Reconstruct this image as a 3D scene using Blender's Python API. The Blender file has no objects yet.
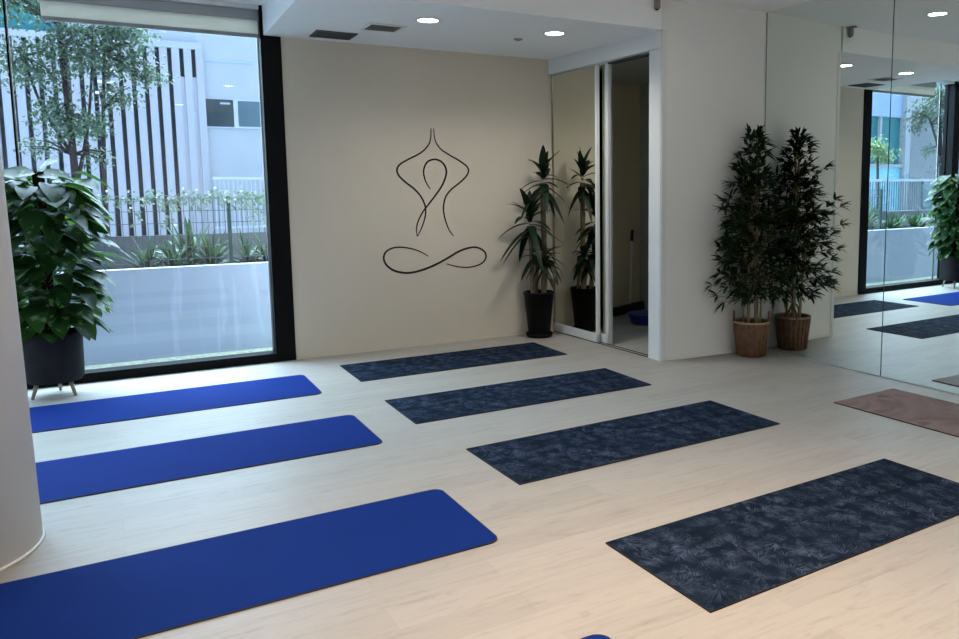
import bpy, bmesh, math, random
from mathutils import Vector, Matrix, noise
random.seed(7)
S = bpy.context.scene
COL = S.collection
PI = math.pi

# ------------------------------------------------------------------ helpers
def V(*a): return Vector(a)

class MB:
    """collects shapes, then links them as one mesh object"""
    def __init__(self): self.v = []; self.f = []; self.m = []; self.sm = []; self.cur = 0
    def add(self, vs, fs, smooth=False):
        o = len(self.v); self.v += [tuple(v) for v in vs]
        for f in fs:
            self.f.append(tuple(o + i for i in f)); self.m.append(self.cur); self.sm.append(smooth)
        return self
    def box(self, x0, y0, z0, x1, y1, z1):
        vs = [(x, y, z) for z in (z0, z1) for y in (y0, y1) for x in (x0, x1)]
        return self.add(vs, [(0, 2, 3, 1), (4, 5, 7, 6), (0, 1, 5, 4), (2, 6, 7, 3), (0, 4, 6, 2), (1, 3, 7, 5)])
    def prism(self, pts, z0, z1):
        n = len(pts)
        vs = [(x, y, z0) for x, y in pts] + [(x, y, z1) for x, y in pts]
        fs = [tuple(range(n - 1, -1, -1)), tuple(range(n, 2 * n))]
        fs += [(i, (i + 1) % n, n + (i + 1) % n, n + i) for i in range(n)]
        return self.add(vs, fs)
    def lathe(self, prof, c=(0, 0, 0), n=32, closed=True):
        vs = []; fs = []
        for r, z in prof:
            for i in range(n):
                a = 2 * PI * i / n
                vs.append((c[0] + r * math.cos(a), c[1] + r * math.sin(a), c[2] + z))
        for j in range(len(prof) - 1):
            for i in range(n):
                k = (i + 1) % n
                fs.append((j * n + i, j * n + k, (j + 1) * n + k, (j + 1) * n + i))
        if closed:
            fs.append(tuple(range(n - 1, -1, -1)))
            m = (len(prof) - 1) * n; fs.append(tuple(range(m, m + n)))
        return self.add(vs, fs, True)
    def tube(self, pts, rad, n=8, caps=True):
        pts = [Vector(p) for p in pts]
        if not hasattr(rad, '__len__'): rad = [rad] * len(pts)
        vs = []; fs = []; ref = None
        for i, p in enumerate(pts):
            t = (pts[min(i + 1, len(pts) - 1)] - pts[max(i - 1, 0)]).normalized()
            if ref is None:
                ref = V(1, 0, 0) if abs(t.x) < .8 else V(0, 1, 0)
            a = (ref - t * ref.dot(t)).normalized(); ref = a
            b = t.cross(a)
            for k in range(n):
                w = 2 * PI * k / n
                vs.append(p + (a * math.cos(w) + b * math.sin(w)) * rad[i])
        for j in range(len(pts) - 1):
            for k in range(n):
                l = (k + 1) % n
                fs.append((j * n + k, j * n + l, (j + 1) * n + l, (j + 1) * n + k))
        if caps:
            fs.append(tuple(range(n - 1, -1, -1))); m = (len(pts) - 1) * n
            fs.append(tuple(range(m, m + n)))
        return self.add(vs, fs, True)
    def leaf(self, base, d, up, L, W, droop=.3, fold=.25, n=5, prof=None):
        base = Vector(base); d = Vector(d).normalized(); up = Vector(up)
        side = d.cross(up)
        if side.length < 1e-4: side = V(1, 0, 0)
        side.normalize()
        vs = []; fs = []
        for i in range(n + 1):
            t = i / n
            p = base + d * (L * t) - V(0, 0, 1) * (droop * L * t * t)
            tan = (d - V(0, 0, 1) * (2 * droop * t)).normalized()
            nn = side.cross(tan).normalized()
            w = (prof(t) if prof else max(0.0, math.sin(PI * min(1, t ** .75)))) * W / 2
            w = max(w, W * .012)
            vs += [p - side * w + nn * (w * fold), p, p + side * w + nn * (w * fold)]
        for i in range(n):
            a = i * 3
            fs += [(a, a + 1, a + 4, a + 3), (a + 1, a + 2, a + 5, a + 4)]
        return self.add(vs, fs, True)
    def limit(self, xmax=9e9, ymax=9e9):
        self.v = [(min(x, xmax), min(y, ymax), z) for x, y, z in self.v]; return self
    def build(self, name, mat, parent=None, loc=None, rz=0.0, bevel=0.0, seg=2):
        me = bpy.data.meshes.new(name)
        me.from_pydata(self.v, [], self.f)
        mats = mat if isinstance(mat, (list, tuple)) else [mat]
        for m in mats: me.materials.append(m)
        me.polygons.foreach_set('material_index', self.m)
        me.polygons.foreach_set('use_smooth', self.sm)
        me.update()
        o = bpy.data.objects.new(name, me); COL.objects.link(o)
        if parent is not None: o.parent = parent
        if loc is not None: o.location = loc
        if rz: o.rotation_euler.z = rz
        if bevel:
            b = o.modifiers.new('bevel', 'BEVEL'); b.width = bevel; b.segments = seg; b.limit_method = 'ANGLE'
        return o

def tag(o, label=None, cat=None, group=None, kind=None):
    if label: o['label'] = label
    if cat: o['category'] = cat
    if group: o['group'] = group
    if kind: o['kind'] = kind
    return o

def empty(name, loc=(0, 0, 0), rz=0.0):
    o = bpy.data.objects.new(name, None); COL.objects.link(o)
    o.location = loc; o.rotation_euler.z = rz; o.empty_display_size = .1
    return o

def dup(root, loc, rz=0.0):
    r = root.copy(); COL.objects.link(r); r.location = loc; r.rotation_euler.z = rz
    for ch in list(root.children):
        c = ch.copy(); COL.objects.link(c); c.parent = r
        for g in list(ch.children):
            q = g.copy(); COL.objects.link(q); q.parent = c
    return r

def spline(pts, k=6):
    out = []; P = [Vector(p) for p in pts]
    for i in range(len(P) - 1):
        a = P[max(i - 1, 0)]; b = P[i]; c = P[i + 1]; d = P[min(i + 2, len(P) - 1)]
        for j in range(k):
            t = j / k
            out.append(.5 * ((2 * b) + (c - a) * t + (2 * a - 5 * b + 4 * c - d) * t * t + (3 * b - a - 3 * c + d) * t ** 3))
    out.append(P[-1]); return out

# ------------------------------------------------------------------ materials
class NT:
    def __init__(self, name):
        self.mat = bpy.data.materials.new(name); self.mat.use_nodes = True
        self.t = self.mat.node_tree; self.n = self.t.nodes; self.l = self.t.links
        self.b = self.n['Principled BSDF']; self.out = self.n['Material Output']
    def node(self, typ, **kw):
        x = self.n.new(typ)
        for k, v in kw.items():
            if k in x.inputs.keys() if isinstance(k, str) else False: x.inputs[k].default_value = v
            else: setattr(x, k, v)
        return x
    def link(self, a, b): self.l.new(a, b)
    def coords(self, scale=(1, 1, 1), rot=(0, 0, 0), which='Object'):
        tc = self.n.new('ShaderNodeTexCoord'); mp = self.n.new('ShaderNodeMapping')
        mp.inputs['Scale'].default_value = scale; mp.inputs['Rotation'].default_value = rot
        self.l.new(tc.outputs[which], mp.inputs['Vector']); return mp.outputs['Vector']
    def noise(self, vec, scale=5, detail=4, rough=.55, dist=0.0):
        x = self.n.new('ShaderNodeTexNoise'); x.inputs['Scale'].default_value = scale
        x.inputs['Detail'].default_value = detail; x.inputs['Roughness'].default_value = rough
        x.inputs['Distortion'].default_value = dist
        self.l.new(vec, x.inputs['Vector']); return x.outputs['Fac']
    def ramp(self, fac, stops):
        x = self.n.new('ShaderNodeValToRGB'); e = x.color_ramp.elements
        while len(e) < len(stops): e.new(.5)
        for k, (p, c) in zip(e, stops):
            k.position = p; k.color = (c[0], c[1], c[2], 1) if hasattr(c, '__len__') else (c, c, c, 1)
        self.l.new(fac, x.inputs['Fac']); return x.outputs['Color']
    def math(self, op, a, b=None):
        x = self.n.new('ShaderNodeMath'); x.operation = op
        for i, s in enumerate((a, b)):
            if s is None: continue
            if isinstance(s, (int, float)): x.inputs[i].default_value = s
            else: self.l.new(s, x.inputs[i])
        return x.outputs[0]
    def mix(self, fac, a, b, mode='MIX'):
        x = self.n.new('ShaderNodeMix'); x.data_type = 'RGBA'; x.blend_type = mode
        for key, s in (('Factor', fac), ('A', a), ('B', b)):
            sock = [i for i in x.inputs if i.name == key and (i.type == 'RGBA' if key != 'Factor' else i.type == 'VALUE')][0]
            if isinstance(s, (int, float)): sock.default_value = s
            elif hasattr(s, '__len__'): sock.default_value = (s[0], s[1], s[2], 1)
            else: self.l.new(s, sock)
        return [o for o in x.outputs if o.type == 'RGBA'][0]
    def bump(self, h, strength=.2, dist=.01):
        x = self.n.new('ShaderNodeBump'); x.inputs['Strength'].default_value = strength
        x.inputs['Distance'].default_value = dist
        self.l.new(h, x.inputs['Height']); self.l.new(x.outputs['Normal'], self.b.inputs['Normal'])
    def color(self, c):
        if hasattr(c, '__len__'): self.b.inputs['Base Color'].default_value = (c[0], c[1], c[2], 1)
        else: self.l.new(c, self.b.inputs['Base Color'])
        return self
    def set(self, rough=.5, metal=0., spec=.5):
        self.b.inputs['Roughness'].default_value = rough; self.b.inputs['Metallic'].default_value = metal
        self.b.inputs['Specular IOR Level'].default_value = spec; return self
    def translucent(self, c, fac=.3):
        tr = self.n.new('ShaderNodeBsdfTranslucent')
        if hasattr(c, '__len__'): tr.inputs['Color'].default_value = (c[0], c[1], c[2], 1)
        else: self.l.new(c, tr.inputs['Color'])
        mx = self.n.new('ShaderNodeMixShader'); mx.inputs[0].default_value = fac
        self.l.new(self.b.outputs[0], mx.inputs[1]); self.l.new(tr.outputs[0], mx.inputs[2])
        self.l.new(mx.outputs[0], self.out.inputs['Surface'])

def paint(name, c, rough=.6, var=.04, scale=3, spec=.35, metal=0, bump=.03):
    m = NT(name); vec = m.coords()
    f = m.noise(vec, scale, 5)
    lo = [x * (1 - var) for x in c]; hi = [min(1, x * (1 + var)) for x in c]
    m.color(m.ramp(f, [(.3, lo), (.7, hi)])).set(rough, metal, spec)
    if bump: m.bump(m.noise(vec, 180, 3), bump, .002)
    return m.mat

def emit(name, c, s):
    m = NT(name); m.color((1, 1, 1))
    m.b.inputs['Emission Color'].default_value = (*c, 1); m.b.inputs['Emission Strength'].default_value = s
    return m.mat

def leafmat(name, dark, light, scale=8, rough=.35, tr=None, fac=.25, streak=None, spec=.5):
    m = NT(name); vec = m.coords()
    c = m.ramp(m.noise(vec, scale, 3), [(.35, dark), (.65, light)])
    if streak:
        c = m.mix(m.ramp(m.noise(vec, scale * 2.2, 2, .5, .4), [(.60, 0), (.68, 1)]), c, streak)
    m.color(c).set(rough, 0, spec)
    if tr: m.translucent(tr, fac)
    return m.mat

def floor_mat():
    m = NT('pale_oak_planks'); vec = m.coords(rot=(0, 0, -.02))
    br = m.n.new('ShaderNodeTexBrick'); m.link(vec, br.inputs['Vector'])
    br.inputs['Scale'].default_value = 1; br.inputs['Brick Width'].default_value = 1.22
    br.inputs['Row Height'].default_value = .152; br.inputs['Mortar Size'].default_value = .0005
    br.inputs['Mortar Smooth'].default_value = .3; br.offset = .37
    br.inputs['Color1'].default_value = (.355, .338, .308, 1); br.inputs['Color2'].default_value = (.395, .376, .343, 1)
    br.inputs['Mortar'].default_value = (.315, .29, .255, 1)
    mp = m.n.new('ShaderNodeMapping'); mp.inputs['Scale'].default_value = (1.3, 16, 1); m.link(vec, mp.inputs['Vector'])
    g = m.noise(mp.outputs['Vector'], 2.2, 8, .62, .6)
    grain = m.ramp(g, [(.28, .84), (.45, .97), (.58, 1.0), (.74, .92)])
    mp2 = m.n.new('ShaderNodeMapping'); mp2.inputs['Scale'].default_value = (3.0, 13, 1); m.link(vec, mp2.inputs['Vector'])
    kn = m.ramp(m.noise(mp2.outputs['Vector'], 1.7, 5, .6, 1.6), [(.56, 1.0), (.68, .89)])
    c = m.mix(1.0, br.outputs['Color'], grain, 'MULTIPLY')
    c = m.mix(1.0, c, kn, 'MULTIPLY')
    m.color(c).set(.42, 0, .17)
    m.link(m.ramp(g, [(.3, .50), (.7, .42)]), m.b.inputs['Roughness'])
    m.bump(m.math('ADD', g, m.math('MULTIPLY', br.outputs['Fac'], -.8)), .12, .004)
    return m.mat

def feather_mat():
    m = NT('navy_feather_print'); vec = m.coords()
    out = None
    for k, (sc, thr, seed) in enumerate(((6.2, .49, 0.), (7.4, .50, 3.7), (8.8, .50, 8.1), (10.5, .51, 5.3), (12.5, .52, 2.2))):
        off = m.n.new('ShaderNodeVectorMath'); off.operation = 'ADD'; off.inputs[1].default_value = (seed, seed * 1.7, 0)
        m.link(vec, off.inputs[0])
        vo = m.n.new('ShaderNodeTexVoronoi'); vo.voronoi_dimensions = '2D'; vo.inputs['Scale'].default_value = sc
        vo.inputs['Randomness'].default_value = 1.0
        m.link(off.outputs[0], vo.inputs['Vector'])
        sub = m.n.new('ShaderNodeVectorMath'); sub.operation = 'SUBTRACT'
        m.link(off.outputs[0], sub.inputs[0]); m.link(vo.outputs['Position'], sub.inputs[1])
        sx = m.n.new('ShaderNodeSeparateXYZ'); m.link(sub.outputs[0], sx.inputs[0])
        ang = m.math('ARCTAN2', sx.outputs[1], sx.outputs[0])
        ln = m.n.new('ShaderNodeVectorMath'); ln.operation = 'LENGTH'; m.link(sub.outputs[0], ln.inputs[0])
        cv = m.n.new('ShaderNodeCombineXYZ')
        m.link(m.math('MULTIPLY', ang, 4.2), cv.inputs[0]); m.link(m.math('MULTIPLY', ln.outputs['Value'], sc * 1.1), cv.inputs[1])
        sc2 = m.n.new('ShaderNodeSeparateXYZ'); m.link(vo.outputs['Color'], sc2.inputs[0])
        m.link(m.math('MULTIPLY', sc2.outputs[0], 40), cv.inputs[2])
        st = m.noise(cv.outputs[0], 2.6, 3, .6)
        st = m.ramp(st, [(thr, 0), (thr + .10, 1)])
        fade = m.ramp(m.math('MULTIPLY', ln.outputs['Value'], sc), [(.02, .35), (.15, 1), (.70, 0)])
        fan = m.ramp(m.math('COSINE', m.math('SUBTRACT', ang, m.math('MULTIPLY', sc2.outputs[1], 6.283))), [(.35, 0), (.85, 1)])
        v = m.math('MULTIPLY', m.math('MULTIPLY', st, fade), fan)
        out = v if out is None else m.math('MAXIMUM', out, v)
    big = m.ramp(m.noise(vec, 2.6, 3), [(.35, .30), (.62, 1)])
    f = m.math('MULTIPLY', out, m.math('MULTIPLY', big, .95))
    base = m.ramp(m.noise(vec, 7, 4), [(.3, (.0055, .0105, .021)), (.7, (.009, .0165, .032))])
    m.color(m.mix(f, base, (.095, .13, .21))).set(.8, 0, .02)
    m.bump(m.noise(vec, 260, 2), .15, .001)
    return m.mat

def blue_mat():
    m = NT('royal_blue_rubber'); vec = m.coords()
    c = m.ramp(m.noise(vec, 3, 5), [(.3, (.0065, .024, .150)), (.7, (.0075, .027, .168))])
    m.color(c).set(.8, 0, .03)
    m.b.inputs['Specular Tint'].default_value = (.35, .55, 1, 1)
    m.bump(m.noise(vec, 300, 2), .2, .001)
    return m.mat

def pink_mat():
    m = NT('marbled_pink_rubber'); vec = m.coords((1.0, .55, 1), (0, 0, .5))
    g = m.noise(vec, 2.3, 6, .55, 1.6)
    c = m.ramp(g, [(.28, (.12, .075, .07)), (.42, (.215, .155, .15)), (.52, (.265, .20, .192)), (.60, (.15, .10, .095)), (.72, (.285, .22, .21))])
    m.color(c).set(.6, 0, .06)
    return m.mat

def mirror_mat(name, c, rough=0.0):
    m = NT(name); vec = m.coords()
    m.color(m.ramp(m.noise(vec, .6, 1), [(.3, c), (.7, [x * .995 for x in c])])).set(rough, 1.0, .5)
    return m.mat

def glass_mat(name, tint=(.93, .97, .98)):
    m = NT(name); m.n.remove(m.b)
    fr = m.n.new('ShaderNodeFresnel'); ge = m.n.new('ShaderNodeNewGeometry')
    m.link(m.math('ADD', m.math('MULTIPLY', ge.outputs['Backfacing'], 1 / 1.45 - 1.45), 1.45), fr.inputs['IOR'])
    tr = m.n.new('ShaderNodeBsdfTransparent'); tr.inputs['Color'].default_value = (*tint, 1)
    gl = m.n.new('ShaderNodeBsdfGlossy'); gl.inputs['Roughness'].default_value = 0.0
    mx = m.n.new('ShaderNodeMixShader')
    m.link(fr.outputs[0], mx.inputs[0]); m.link(tr.outputs[0], mx.inputs[1]); m.link(gl.outputs[0], mx.inputs[2])
    m.link(mx.outputs[0], m.out.inputs['Surface']); return m.mat

def wicker_mat():
    m = NT('woven_rattan'); vec = m.coords()
    w = m.n.new('ShaderNodeTexWave'); w.wave_type = 'BANDS'; w.bands_direction = 'Z'; w.inputs['Scale'].default_value = 26
    w.inputs['Distortion'].default_value = 1.2; m.link(vec, w.inputs['Vector'])
    c = m.ramp(m.noise(vec, 22, 4), [(.3, (.13, .062, .032)), (.7, (.27, .145, .08))])
    c = m.mix(m.math('MULTIPLY', w.outputs['Fac'], .5), c, (.07, .032, .016))
    m.color(c).set(.6); m.bump(w.outputs['Fac'], .5, .004); return m.mat

def concrete(name, c, streak=.25, scale=2, drip=0.0):
    m = NT(name); vec = m.coords((1.6, 1, .12)); v2 = m.coords()
    s = m.ramp(m.noise(vec, 3.0, 6, .6, .3), [(.35, 1.0), (.62, 1.0), (.72, 1 - streak)])
    b = m.ramp(m.noise(v2, scale, 6), [(.3, [x * .9 for x in c]), (.7, c)])
    o = m.mix(1.0, b, s, 'MULTIPLY')
    if drip:
        f = m.noise(m.coords((5.5, 1, .35)), 1.6, 4, .55, .4)
        o = m.mix(m.math('MULTIPLY', m.ramp(f, [(.60, 0), (.68, 1), (.71, 0)]), drip), o, [min(1, x * 1.5) for x in c])
    m.color(o).set(.8, 0, .25); return m.mat

M = {}
M['floor'] = floor_mat()
M['backwall'] = paint('warm_greige_paint', (.62, .565, .47), .75, .025, 1.2, .2)
M['wall'] = paint('off_white_paint', (.77, .775, .765), .7, .015, 1.2, .25)
M['column'] = paint('pale_grey_column_paint', (.78, .76, .745), .7, .01, 1.0, .25)
M['ceiling'] = paint('white_ceiling_paint', (.84, .86, .88), .8, .01, 1.0, .15)
M['white_frame'] = paint('white_powder_coat', (.70, .72, .72), .45, .01, 2, .4)
M['alu'] = paint('brushed_aluminium', (.62, .63, .62), .38, .03, 12, .5, .85)
M['black_frame'] = paint('black_window_frame', (.003, .003, .004), .6, .1, 4, .12)
M['mirror'] = mirror_mat('silver_mirror', (.83, .885, .85))
M['mirror_door'] = mirror_mat('bronze_mirror', (.78, .785, .70))
M['mirror_edge'] = paint('dark_mirror_edge', (.03, .045, .04), .3, .05, 8)
M['glass'] = glass_mat('clear_window_glass', (.965, .985, .99))
M['glass2'] = glass_mat('clear_balustrade_glass', (.70, .82, .84))
M['blue'] = blue_mat()
M['blue_edge'] = paint('dark_navy_rubber_base', (.012, .012, .028), .7, .1, 20)
M['feather'] = feather_mat()
M['black_rubber'] = paint('black_rubber_base', (.008, .008, .010), .7, .1, 20)
M['pink'] = pink_mat()
M['maroon_edge'] = paint('dark_brown_rubber_base', (.05, .022, .022), .7, .1, 20)
M['ink'] = paint('black_wall_vinyl', (.016, .013, .012), .6, .1, 10)
M['pot_black'] = paint('matt_black_pot', (.003, .003, .004), .5, .1, 8, .15)
M['pot_char'] = paint('charcoal_fibre_pot', (.020, .020, .023), .8, .12, 14, .12)
M['leg_wood'] = paint('pale_wood_leg', (.34, .27, .20), .5, .12, 18)
M['soil'] = paint('dark_soil', (.03, .02, .014), .95, .4, 40, .1, 0, .6)
M['moss'] = paint('dark_coir_pole', (.025, .018, .012), .95, .4, 60, .1, 0, .6)
M['pothos'] = leafmat('variegated_pothos_leaf', (.003, .013, .005), (.011, .042, .009), 7, .42, (.16, .42, .06), .10, (.12, .19, .09), .10)
M['dracaena'] = leafmat('dark_dracaena_leaf', (.004, .012, .006), (.010, .026, .011), 9, .45, (.03, .08, .02), .08, spec=.22)
M['cane'] = paint('tan_dracaena_cane', (.19, .155, .10), .8, .25, 25, .2, 0, .3)
M['bamboo_leaf'] = leafmat('dark_bamboo_leaf', (.005, .015, .007), (.016, .042, .016), 11, .55, (.03, .08, .02), .08, spec=.15)
M['bamboo_stem'] = paint('tan_bamboo_cane', (.23, .19, .10), .55, .2, 22, .3)
M['wicker'] = wicker_mat()
M['rope'] = paint('pale_braided_rim', (.36, .27, .18), .8, .2, 60, .2)
M['lamp'] = emit('lit_led_lens', (1, .96, .90), 14)
M['vent_dark'] = paint('dark_vent_void', (.012, .012, .013), .8, .1, 5)
M['vent_slat'] = paint('dark_grey_vent_slat', (.05, .052, .055), .6, .1, 5)
M['grey_plastic'] = paint('grey_plastic', (.27, .26, .245), .5, .05, 8)
M['blind_cassette'] = paint('grey_blind_cassette', (.34, .35, .355), .5, .05, 6)
_b = NT('white_blind_fabric'); _b.color(_b.ramp(_b.noise(_b.coords(), 3, 4), [(.3, (.62, .63, .61)), (.7, (.66, .67, .65))])).set(.85, 0, .2); _b.translucent((.62, .58, .50), .30)
M['blind_fabric'] = _b.mat
M['blind_bar'] = paint('grey_blind_bar', (.28, .285, .285), .5, .05, 6)
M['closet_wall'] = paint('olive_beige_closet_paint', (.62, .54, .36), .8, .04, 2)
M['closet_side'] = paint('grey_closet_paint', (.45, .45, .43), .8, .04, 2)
M['broom_black'] = paint('black_broom_bristle', (.008, .008, .009), .7, .2, 40)
M['bucket_blue'] = paint('deep_blue_plastic', (.012, .03, .22), .4, .1, 10)
M['pole_white'] = paint('pale_broom_pole', (.75, .74, .70), .45, .05, 10)
# outside
M['lowwall'] = concrete('white_stained_render', (.35, .39, .52), .12, 2.0, .28)
M['planterwall'] = concrete('weathered_grey_concrete', (.125, .137, .15), .22, 3)
M['gravel'] = paint('pale_mossy_gravel', (.33, .35, .27), .9, .35, 26, .1, 0, .5)
M['ground'] = paint('grey_paving', (.38, .39, .40), .9, .12, 2)
M['white_render'] = paint('white_render', (.31, .33, .355), .8, .03, 1.5, .2)
M['fin'] = paint('white_aluminium_fin', (.30, .305, .335), .55, .03, 2, .3)
M['dark_cladding'] = paint('dark_grey_cladding', (.028, .033, .042), .7, .15, 2)
M['teal_glass'] = paint('teal_tinted_glazing', (.018, .15, .17), .3, .15, 2, .15)
M['cyan_panel'] = paint('pale_cyan_panel', (.20, .48, .58), .4, .05, 2, .4)
M['blue_panel'] = paint('pale_blue_panel', (.25, .36, .52), .5, .05, 2, .4)
M['grey_wall'] = paint('grey_render', (.20, .225, .24), .8, .05, 1.5, .2)
M['win_dark'] = paint('dark_window_glass', (.035, .05, .055), .4, .2, 2, .05)
M['win_blue'] = paint('blue_grey_window_glass', (.075, .115, .135), .4, .15, 2, .05)
M['win_frame'] = paint('pale_window_frame', (.36, .40, .44), .5, .03, 2)
M['mesh_wire'] = paint('grey_fence_wire', (.07, .085, .10), .6, .1, 5)
M['mesh_post'] = paint('green_fence_post', (.018, .045, .045), .6, .1, 5)
M['bark'] = paint('brown_bark', (.032, .024, .024), .9, .3, 14, .1, 0, .5)
M['tree_leaf'] = leafmat('green_tree_leaf', (.010, .024, .017), (.055, .095, .06), 4, .5, (.16, .3, .12), .12, spec=.25)
M['pale_leaf'] = leafmat('pale_tree_leaf', (.07, .14, .06), (.20, .30, .13), 4, .5, (.35, .5, .2), .2, spec=.25)
M['strap_leaf'] = leafmat('strap_leaf_green', (.008, .028, .014), (.05, .10, .05), 6, .5, (.12, .25, .08), .08, (.15, .21, .12), spec=.12)
M['vine_leaf'] = leafmat('pale_vine_leaf', (.06, .10, .07), (.20, .26, .20), 14, .5, (.2, .3, .15), .12, spec=.25)

# ------------------------------------------------------------------ measured room (metres; camera stands at x=0 y=0)
ZS, ZC = 2.735, 2.975          # soffit and ceiling heights
YB = 7.034                     # back wall
XF = 1.235                     # outer edge of the window frame
SL = .0575                     # the door wall and its return are a little out of square
def xdoor(y): return 3.785 + (YB - y) * SL
def ret(x): return 5.30 - (x - 3.885) * SL      # room face of the short wall with the door jamb
MA = .025
def xmir(y): return 4.950 + (5.335 - y) * MA

def struct(o): o['kind'] = 'structure'; return o

# floor
struct(MB().prism([(-4.3, -2.6), (5.6, -2.6), (5.6, 7.95), (3.7, 7.95), (3.7, YB + .145), (-4.3, YB + .145)], -.08, 0).build('floor', M['floor']))
# upper ceiling and lowered soffit
struct(MB().box(-4.3, -2.6, ZC, 5.6, YB + .145, ZC + .12).build('ceiling', M['ceiling']))
struct(MB().prism([(1.10, 5.285), (3.872, 5.285), (3.86, 5.42), (3.79, YB), (1.10, YB)], ZS, ZC).build('ceiling.001', M['ceiling']))
# walls
struct(MB().prism([(XF, YB), (3.785, YB), (3.785, YB + .145), (XF, YB + .145)], 0, ZC).build('wall_back', M['backwall']))
struct(MB().box(-4.3, YB, 0, -2.9, YB + .145, ZC).build('wall_back.001', M['wall']))
struct(MB().prism([(3.885, ret(3.885)), (4.968, ret(4.968)), (5.48, 5.20), (5.48, 5.44), (3.895, 5.50)], 0, ZC).build('wall_right', M['wall']))
struct(MB().prism([(xmir(5.24) + .012, 5.24), (xmir(-2.6) + .012, -2.6), (xmir(-2.6) + .15, -2.6), (xmir(5.24) + .12, 5.24)], 0, ZC).build('wall_right.001', M['wall']))
struct(MB().box(-4.42, -2.6, 0, -4.3, YB + .145, ZC).build('wall_left', M['wall']))
struct(MB().box(-4.3, -2.72, 0, 5.6, -2.6, ZC).build('wall_front', M['wall']))
# closet behind the sliding door
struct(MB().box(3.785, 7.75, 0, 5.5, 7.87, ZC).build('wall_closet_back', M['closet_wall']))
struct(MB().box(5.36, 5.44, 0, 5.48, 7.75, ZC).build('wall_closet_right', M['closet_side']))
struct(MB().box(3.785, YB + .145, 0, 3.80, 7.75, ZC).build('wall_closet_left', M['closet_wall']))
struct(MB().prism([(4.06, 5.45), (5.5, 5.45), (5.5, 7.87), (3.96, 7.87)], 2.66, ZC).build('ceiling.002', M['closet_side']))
struct(MB().prism([(3.879, ret(3.879) - .006), (3.925, ret(3.925) - .006), (3.925, ret(3.925)), (3.879, ret(3.879))], 0, ZS).build('trim_1', M['white_frame']))
# baseboard
struct(MB().box(XF + .005, YB - .008, 0, 3.775, YB, .03).build('baseboard_back', M['backwall']))
struct(MB().prism([(3.90, ret(3.9) - .001), (4.955, ret(4.955) - .001), (4.955, ret(4.955) - .011), (3.90, ret(3.9) - .011)], 0, .018).build('baseboard_right', M['wall']))

# round column
pil = struct(MB().lathe([(.402, 0), (.402 - .018 * ZC, ZC)], (0, 0, 0), 96).build('pillar', M['column'], loc=(-.78, 3.93, 0)))
MB().lathe([(.400, 0), (.409, 0), (.409, .010), (.400, .013)], n=96, closed=False).build('skirting', M['white_frame'], pil)

# window 1 (deep black box frame)
G = YB + .11; FD = YB + .145; ML, JR = -.815, 1.074
w1 = struct(empty('window_1', (0, YB, 0)))
def wbox(name, x0, y0, z0, x1, y1, z1, m, p=w1): return MB().box(x0, y0 - YB, z0, x1, y1 - YB, z1).build(name, m, p)
wbox('window_frame', JR, YB - .012, 0, XF, FD, ZC - .002, M['black_frame'])
wbox('window_sill', ML, YB - .010, .001, JR, FD, .074, M['black_frame'])
wbox('window_head', ML, YB, 2.942, JR, FD, ZC - .002, M['white_frame'])
wbox('window_mullion', -.99, YB - .012, 0, ML, FD, ZC - .002, M['black_frame'])
wbox('glazing_bead', JR - .012, G - .02, .074, JR, G - .008, 2.945, M['alu'])
wbox('glazing_bead', ML, G - .02, .074, ML + .012, G - .008, 2.945, M['black_frame'])
wbox('glass_joint', -.636, G - .006, .074, -.628, G + .006, 2.945, M['grey_plastic'])
wbox('joint_seal', -.648, G - .010, .074, -.637, G + .008, 2.945, M['black_frame'])
wbox('pane', -.627, G - .005, .074, JR, G + .005, 2.945, M['glass'])
wbox('pane', ML, G - .005, .074, -.653, G + .005, 2.945, M['glass'])
w2 = struct(empty('window_2', (0, YB, 0)))
wbox('window_frame', -2.9, YB - .012, 0, -2.8, FD, ZC - .002, M['black_frame'], w2)
wbox('window_sill', -2.8, YB - .010, .001, -.991, FD, .074, M['black_frame'], w2)
wbox('window_head', -2.8, YB, 2.945, -.991, FD, ZC - .002, M['black_frame'], w2)
wbox('pane', -2.8, G - .005, .074, -.991, G + .005, 2.945, M['glass'], w2)

# roller blind inside the reveal
bl = tag(empty('roller_blind', (.315, YB + .062, 2.722)), 'rolled up white roller blind across the top of the tall window', 'blind')
def bb(name, x0, x1, y0, y1, z0, z1, m): return MB().box(x0 - .315, y0, z0 - 2.722, x1 - .315, y1, z1 - 2.722).build(name, m, bl, bevel=.003)
bb('cassette', -.42, 1.078, -.03, .03, 2.865, 2.940, M['blind_cassette'])
bb('fabric', -.42, 1.072, -.006, .0, 2.752, 2.866, M['blind_fabric'])
bb('bottom_bar', -.42, 1.072, -.014, .010, 2.722, 2.752, M['blind_bar'])

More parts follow.
